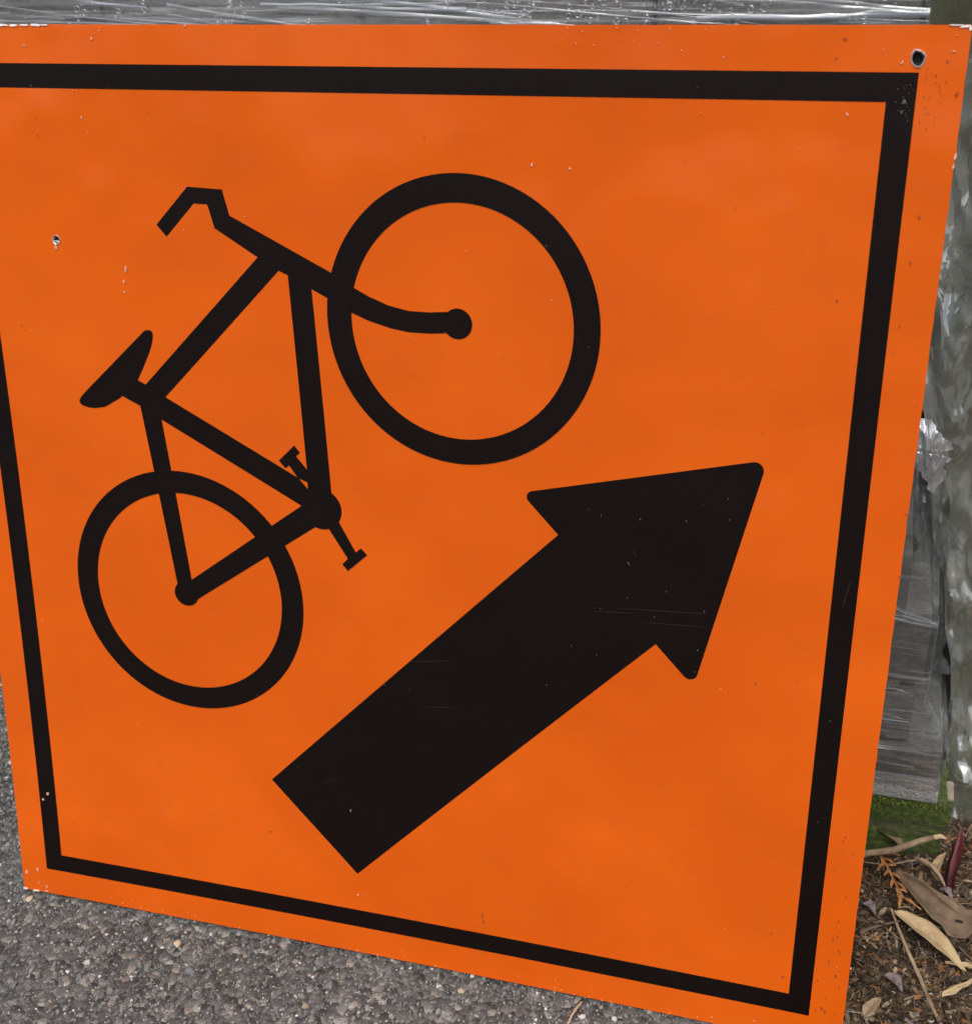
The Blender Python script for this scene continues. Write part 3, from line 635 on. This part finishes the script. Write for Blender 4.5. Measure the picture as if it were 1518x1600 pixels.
def blob(u, v, w, h, ang, seed, rough=.35, n=11):
    out = []
    for k in range(n):
        a = 2 * math.pi * k / n; r = 1 + rough * noise.noise(Vector((math.cos(a) * 1.7 + seed * 3.3, math.sin(a) * 1.7, seed))) * 1.6
        x, y = math.cos(a) * w * .5 * r, math.sin(a) * h * .5 * r; t = R(ang)
        out.append(((u + x * math.cos(t) + y * math.sin(t)) * .001, (v - x * math.sin(t) + y * math.cos(t)) * .001))
    return out
def marks(name, lst, m, lift):
    loops = [[blob(*q, seed=i + lift * 1e5)] for i, q in enumerate(lst)]
    o = sheet_geo(name, loops, .0001, lift, m, sign, step=.5); o['kind'] = 'stuff'; return o
rp = [(random.uniform(-370, 370), random.uniform(-375, 380), random.uniform(.5, 1.1), random.uniform(.6, 1.6), random.uniform(-40, 40)) for _ in range(70)]
rp += [(random.uniform(-372, 370), -383 + random.expovariate(.35), random.uniform(.6, 2), random.uniform(.5, 1.3), 0) for _ in range(46)]
rp += [(random.uniform(-370, 370), 382 - random.expovariate(.3), random.uniform(.5, 1.4), random.uniform(.5, 1.3), 0) for _ in range(26)]
rd = [(random.gauss(358, 8), random.uniform(-375, -180), random.uniform(.8, 2.0), random.uniform(.8, 2.2), random.uniform(-50, 50)) for _ in range(26)]
rd = [q for q in rd if 350 < q[0] < 373]
rd += [(random.uniform(-370, 370), random.uniform(-375, 375), random.uniform(.6, 1.1), random.uniform(.6, 1.2), 0) for _ in range(45)]
rd += [(random.gauss(360, 6), random.uniform(320, 360), .7, .7, 0) for _ in range(22)]
rd = [q for q in rd if abs(q[0]) < 373]
def shrink(l, k): return [(a, c, w_ * k, h_ * k, t_) for a, c, w_, h_, t_ in l]
on_black = [q for q in PALE if 90 < q[0] < 260 and -50 < q[1] < 80 or (336 < q[0] < 346 and q[1] < 345) or q[0] == -41.93]
big = [q for q in PALE if q not in on_black]
def black_at(u, v):
    if abs(u) > 329 and abs(u) < 351 and abs(v) < 360 or abs(v) > 337 and abs(v) < 360 and abs(u) < 351: return True
    a_ = (u + v) / 1.414; c_ = (u - v) / 1.414
    if -240 < a_ < 275 and 20 < c_ < 235: return True
    return -268 < u < -20 and -22 < v < 276 or any(82 < math.hypot(u - x, v - y) < 108 for x, y in ((56.7, 183.6), (-181.4, -57.5)))
rp = [q for q in rp if not black_at(q[0], q[1])]; rd = [q for q in rd if not black_at(q[0], q[1])]
M_hair = plain('hairline', (.014, .012, .012), .5)
hair = [(214, -21, 62, .45, -4), (222, -31, 48, .4, -3), (178, -27, 30, .35, -5), (30, -90, 34, .4, -9), (38, -130, 26, .35, -8), (190, 22, 7, .4, 60), (-60, -215, 16, .4, -30), (341, 10, .5, 22, 8)]
marks('hairline_scratches', hair, M_hair, .00070)
marks('paint_chips', shrink(big, .68), M_chip, .00075)
marks('faded_nicks', shrink(rp, .8), M_nick, .00072)
scf = [(random.gauss(341, 3), random.gauss(338, 5), .5, .7, 0) for _ in range(13)] + [(random.gauss(342, 3), random.gauss(349, 4), .5, .6, 0) for _ in range(8)] + [(random.uniform(150, 240), random.uniform(-30, 80), .6, random.uniform(.6, 1.8), random.uniform(-40, 20)) for _ in range(3)]
marks('grey_scuffs', shrink(on_black, .6) + scf, M_scuff, .00076)
marks('dirt_specks', shrink([q for q in DARK if not black_at(q[0], q[1])], .75) + shrink(rd, .7), M_speck, .00078)
# white flakes of torn sheeting along the top edge and corner
flk = [(-290, 383.2, 9, 1.6, 0), (-281, 383.0, 7, 1.5, 0), (-272, 383.2, 8, 1.3, 0), (-262, 383.3, 9, 1.6, 0), (-255, 383.3, 6, 1.1, 0), (371.5, 382.9, 6, 1.4, -8), (374.2, 381.6, 1.6, 2.6, 0), (366, 383.6, 8, .7, 0), (-373.5, -383, 5, 1.4, 0), (-362, -383.3, 6, 1.0, 0)]
marks('white_flakes', flk, M_white, .0008)

# ================================================================== LITTER on the soil
def leaf(name, p0, p1, width, m, curl=.25, bend=.006, roll=0.0, thick=.0004, seed=0, shape=.8, nl=18, nw=8, up=0, blunt=False):
    p0, p1 = Vector(p0), Vector(p1); d = p1 - p0; L = d.length; t = d.normalized(); s = t.cross(Vector((0, 0, 1))).normalized(); nrm = s.cross(t)
    s2 = s * math.cos(roll) + nrm * math.sin(roll); n2 = s2.cross(t); V, F = [], []
    for i in range(nl + 1):
        k = i / nl; w = width * .5 * max(.02, math.sin(math.pi * k ** shape)) ** .8
        if blunt: w = width * .5 * (.10 + .90 * min(1, k * 1.25) ** .8) * (1 if k < .88 else max(.25, 1 - ((k - .88) / .12) ** 2 * .75))
        w *= 1 + (.3 if blunt else .12) * noise.noise(Vector((k * 6, seed, 0)))
        for j in range(nw + 1):
            q = j / nw * 2 - 1
            h = curl * w * q * q + bend * math.sin(math.pi * k) + .0016 * noise.noise(Vector((k * 5 + seed, q * 1.6, seed))) - .0010 * math.exp(-(q * 6) ** 2)
            V.append(p0 + d * k + s2 * (w * q) + n2 * h + Vector((0, 0, up * k * k)))
    F = [(i * (nw + 1) + j, i * (nw + 1) + j + 1, (i + 1) * (nw + 1) + j + 1, (i + 1) * (nw + 1) + j) for i in range(nl) for j in range(nw)]
    o = obj(name, py_mesh(name, V, F, 60), m); md = o.modifiers.new('thickness', 'SOLIDIFY'); md.thickness = thick; return o
def leaf_mat(name, c1, c2, rough=.6):
    m, nt, n, l, b = mat(name)
    a = N(nt, 'ShaderNodeTexNoise', i_Scale=60.0, i_Detail=7.0, i_Roughness=.7); l.new(coords(nt), a.inputs['Vector'])
    r = ramp(nt, [(.35, c1), (.68, c2)]); l.new(a.outputs['Fac'], r.inputs['Fac']); l.new(r.outputs['Color'], b.inputs['Base Color']); b.inputs['Roughness'].default_value = rough
    bp = N(nt, 'ShaderNodeBump', i_Strength=.6, i_Distance=.001); l.new(a.outputs['Fac'], bp.inputs['Height']); l.new(bp.outputs['Normal'], b.inputs['Normal'])
    return m
M_tan = leaf_mat('tan_leaf', (.30, .205, .105), (.52, .39, .225)); M_brown = leaf_mat('brown_bark', (.085, .055, .034), (.20, .140, .088), .8)
M_twig = leaf_mat('twig_bark', (.16, .105, .065), (.36, .26, .165), .75); M_pale_tw = leaf_mat('pale_wood', (.40, .28, .17), (.62, .48, .32), .7)
M_orange_sprig = leaf_mat('rust_sprig', (.27, .10, .028), (.50, .25, .085), .7); M_petal = leaf_mat('lilac_petal', (.10, .075, .072), (.23, .175, .18), .6)
M_red = leaf_mat('red_stalk', (.025, .003, .004), (.11, .008, .013), .5)
def heap(x, y): return float(soil_h(np.array(x), np.array(y)))
# fine litter: thousands of chips, fibres and flakes too small to pick apart
def litter(name, n, x0, x1, y0, y1, label):
    pal = np.array([(.060, .040, .026), (.10, .066, .040), (.17, .115, .070), (.27, .18, .105), (.36, .16, .055), (.42, .33, .22), (.20, .16, .165), (.55, .51, .45)])
    V, F, C = [], [], []
    for k in range(n):
        x, y = random.uniform(x0, x1), random.uniform(y0, y1)
        if float(soil_mask(np.array(x), np.array(y))) < random.random() * .8 + .1: continue
        ci = random.choices(range(8), (26, 24, 18, 10, 5, 6, 3, 2.2))[0]; fib = random.random() < .42
        L = random.uniform(.004, .013) * (1.9 if fib else 1); W = random.uniform(.0005, .0012) if fib else random.uniform(.0015, .0045); T = W * .5 if fib else random.uniform(.0003, .0008)
        if ci == 7: L *= .4; W = min(W, .002)
        a = random.uniform(0, math.pi); tl = random.gauss(0, .28); rl = random.gauss(0, .4)
        M3 = Matrix.Rotation(a, 3, 'Z') @ Matrix.Rotation(tl, 3, 'Y') @ Matrix.Rotation(rl, 3, 'X'); z0 = heap(x, y) + random.uniform(.0008, .0065)
        b = len(V); bend = random.gauss(0, .12) * L; off = random.gauss(0, .2) * L if fib else 0
        for i, (f, ww) in enumerate(((-.5, .35 + .5 * random.random()), (.05, 1), (.5, .2 + .6 * random.random()))):
            for sy_, sz_ in ((-1, -1), (1, -1), (1, 1), (-1, 1)):
                q = M3 @ Vector((f * L, sy_ * W * .5 * ww + (off if i == 1 else 0), sz_ * T * .5 + (bend if i == 1 else 0))); V.append((x + q.x, y + q.y, max(z0 + q.z, -.002)))
        for i in (0, 4):
            for s in range(4): F.append((b + i + s, b + i + (s + 1) % 4, b + i + 4 + (s + 1) % 4, b + i + 4 + s))
        F.append((b + 3, b + 2, b + 1, b)); F.append((b + 8, b + 9, b + 10, b + 11))
        c = pal[ci] * random.uniform(.35, .9); C += [c] * 12
    return tag(obj(name, py_mesh(name, V, F, None, np.array(C)), M_litter), label, 'litter', kind='stuff')
litter('leaf_litter', 10500, .33, .56, -.03, .27, 'fine brown leaf litter and wood chips on the soil beside the sign')
litter('leaf_litter', 5000, .27, 1.1, -.4, .5, 'scattered brown litter on the soil farther to the right')

tag(leaf('dry_leaf', (.4105, .127, .034), (.4690, .0835, .026), .0215, M_tan, .35, .004, .25, seed=1), 'large smooth tan dry leaf lying by the long twig', 'leaf')
bark = tag(leaf('bark_curl', (.411, .172, .036), (.4720, .118, .030), .029, M_brown, .55, -.001, -.15, .0014, seed=4, nl=30, blunt=True), 'broad curled grey brown bark piece above the tan leaf', 'bark')
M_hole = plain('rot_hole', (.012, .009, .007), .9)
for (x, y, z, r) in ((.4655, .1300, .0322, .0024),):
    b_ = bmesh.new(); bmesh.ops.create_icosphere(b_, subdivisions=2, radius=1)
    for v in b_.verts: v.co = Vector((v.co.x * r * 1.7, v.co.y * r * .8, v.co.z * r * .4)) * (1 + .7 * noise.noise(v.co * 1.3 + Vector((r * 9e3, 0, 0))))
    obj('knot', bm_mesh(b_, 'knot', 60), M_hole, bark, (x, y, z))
# broken stick across the mossy bearer
stick = tag(tube('broken_stick', [(.360, .182, .036), (.385, .176, .047), (.408, .173, .060), (.428, .171, .078), (.440, .170, .0865)], [.0026, .0030, .0031, .0028, .0022], 9, M_twig, None, .25), 'thick brown broken stick leaning across the mossy pallet', 'stick')
tube('split_end', [(.4385, .170, .0855), (.4425, .1695, .0885), (.4475, .1690, .0868)], [.0022, .0019, .0006], 8, M_pale_tw, stick, .3)
tag(tube('long_twig', [(.4085, .1270, .036), (.4150, .1130, .030), (.4235, .0930, .026), (.4335, .0700, .023), (.4410, .0510, .021), (.4530, .0240, .019), (.457, .012, .016)], [.0012, .0014, .0015, .0016, .0016, .0015, .0013], 8, M_twig, None, .2), 'long thin brown twig running from the tan leaf to the front', 'twig')
tag(tube('thin_twig', [(.418, .165, .043), (.436, .155, .044), (.450, .143, .041), (.4635, .136, .036)], [.0008, .0011, .0010, .0006], 7, M_brown, None, .2), 'thin dark twig lying over the curled bark', 'twig')
tag(tube('thin_twig', [(.384, .178, .034), (.405, .172, .042), (.424, .176, .048), (.440, .180, .050)], [.0006, .0008, .0008, .0005], 7, M_twig, None, .2), 'thin tan twig just below the broken stick', 'twig')
tag(tube('thin_twig', [(.385, .105, .026), (.400, .112, .030), (.416, .118, .033)], [.0012, .0014, .0009], 7, M_brown, None, .2), 'short dark twig crossing under the upper end of the long twig', 'twig')
# rust coloured sprig
spr = tag(tube('rust_sprig', [(.396, .184, .045), (.403, .170, .043), (.410, .156, .040), (.418, .141, .037)], [.0010, .0012, .0011, .0007], 7, M_orange_sprig, None, .3), 'rust orange dry conifer sprig below the mossy pallet', 'sprig')
for k in range(13):
    f = k / 12; b0 = Vector((.396, .184, .046)).lerp(Vector((.418, .141, .038)), f); sd_ = -1 if k % 2 else 1
    a = math.atan2(-.043, .022) + sd_ * random.uniform(.15, .9); L = random.uniform(.006, .020)
    e = b0 + Vector((math.cos(a) * L, math.sin(a) * L, random.uniform(-.001, .006)))
    lf = leaf('sprig_blade', b0, e, random.uniform(.0018, .0034), M_orange_sprig, .3, .001, random.uniform(-.5, .5), .0008, k, .8, 7, 3); lf.parent = spr
# pale curled leaf at the pallet corner, red stalk, petals, chips
tag(leaf('curled_leaf', (.4475, .172, .032), (.4505, .182, .058), .010, M_tan, 1.0, .003, .6, seed=9), 'small curled pale leaf standing against the red stalk', 'leaf')
tag(tube('red_stalk', [(.4545, .160, .018), (.4555, .166, .034), (.4580, .176, .052), (.4605, .186, .066), (.4625, .196, .076)], [.0030, .0046, .0044, .0036, .0008], 12, M_red, None, 1.0), 'glossy dark red stalk rising beside the mossy pallet end', 'stalk')
for i, (x, y, s, lab) in enumerate(((.3905, .1260, .012, 'lilac grey petal close to the sign edge under the rust sprig'), (.4125, .062, .016, 'crumpled lilac brown petal left of the lower part of the long twig'), (.4535, .156, .011, 'pale lilac petal at the foot of the red stalk'))):
    z = heap(x, y) + .011 if i < 2 else .036
    tag(leaf('petal', (x - s * .5, y + s * .3, z), (x + s * .5, y - s * .35, z - .003), s * .8, M_petal, .6, .003, .3, seed=20 + i), lab, 'petal')
tag(leaf('wood_chip', (.4500, .0545, .027), (.4760, .0735, .031), .0065, M_tan, .1, .0005, .15, .0014, 31, .6), 'pale yellowish wood chip at the lower right corner', 'wood chip')
tag(leaf('wood_chip', (.3905, .022, .024), (.4020, .040, .027), .010, M_twig, .2, .001, .1, .0014, 33, .7), 'short tan wood chip by the bottom right edge of the sign', 'wood chip')
tag(leaf('wood_chip', (.4530, .090, .026), (.4790, .088, .027), .0045, M_tan, .2, .001, .1, .0012, 35, .7), 'narrow tan splinter below the tip of the tan leaf', 'wood chip')
tag(leaf('dead_leaf', (.392, .206, .050), (.418, .190, .044), .016, M_brown, .5, .003, .3, seed=41), 'dull brown dead leaf under the broken stick', 'leaf')
tag(leaf('dead_leaf', (.425, .178, .050), (.452, .156, .044), .008, M_twig, .6, .004, .5, seed=43), 'narrow folded brown leaf between the stick and the curled bark', 'leaf')
# straw and pebbles on the asphalt
tag(tube('dry_straw', [(.1660, -.0050, .004), (.1640, -.012, .0062), (.1610, -.020, .0050), (.1590, -.034, .004), (.158, -.045, .003)], [.0007, .0010, .0009, .0008, .0005], 7, M_pale_tw, None, .2), 'short curved dry straw poking out under the lower sign edge', 'straw')
M_peb = plain('cream_pebble', (.50, .40, .28), .7, 0, 200, .2, .0004); M_peb2 = plain('white_pebble', (.58, .56, .52), .7, 0, 200, .2, .0004)
def pebble(x, y, r, m, lab, seed):
    b_ = bmesh.new(); bmesh.ops.create_icosphere(b_, subdivisions=3, radius=1)
    for v in b_.verts: v.co = Vector((v.co.x * r * 1.25, v.co.y * r, v.co.z * r * .7)) * (1 + .3 * noise.noise(v.co * 1.1 + Vector((seed, 0, 0))))
    o = obj('pebble', bm_mesh(b_, 'pebble', 60), m, None, (x, y, -.0045 + r * .45)); o.rotation_euler.z = seed; tag(o, lab, 'pebble')
pebble(-.3660, -.0125, .0028, M_peb, 'cream pebble just under the lower left corner of the sign', 1)
pebble(-.2020, -.0265, .0031, M_peb, 'cream pebble under the lower edge right of the sign corner', 2)
pebble(-.6020, .2420, .0044, M_peb2, 'white pebble beside the left edge of the sign', 4)
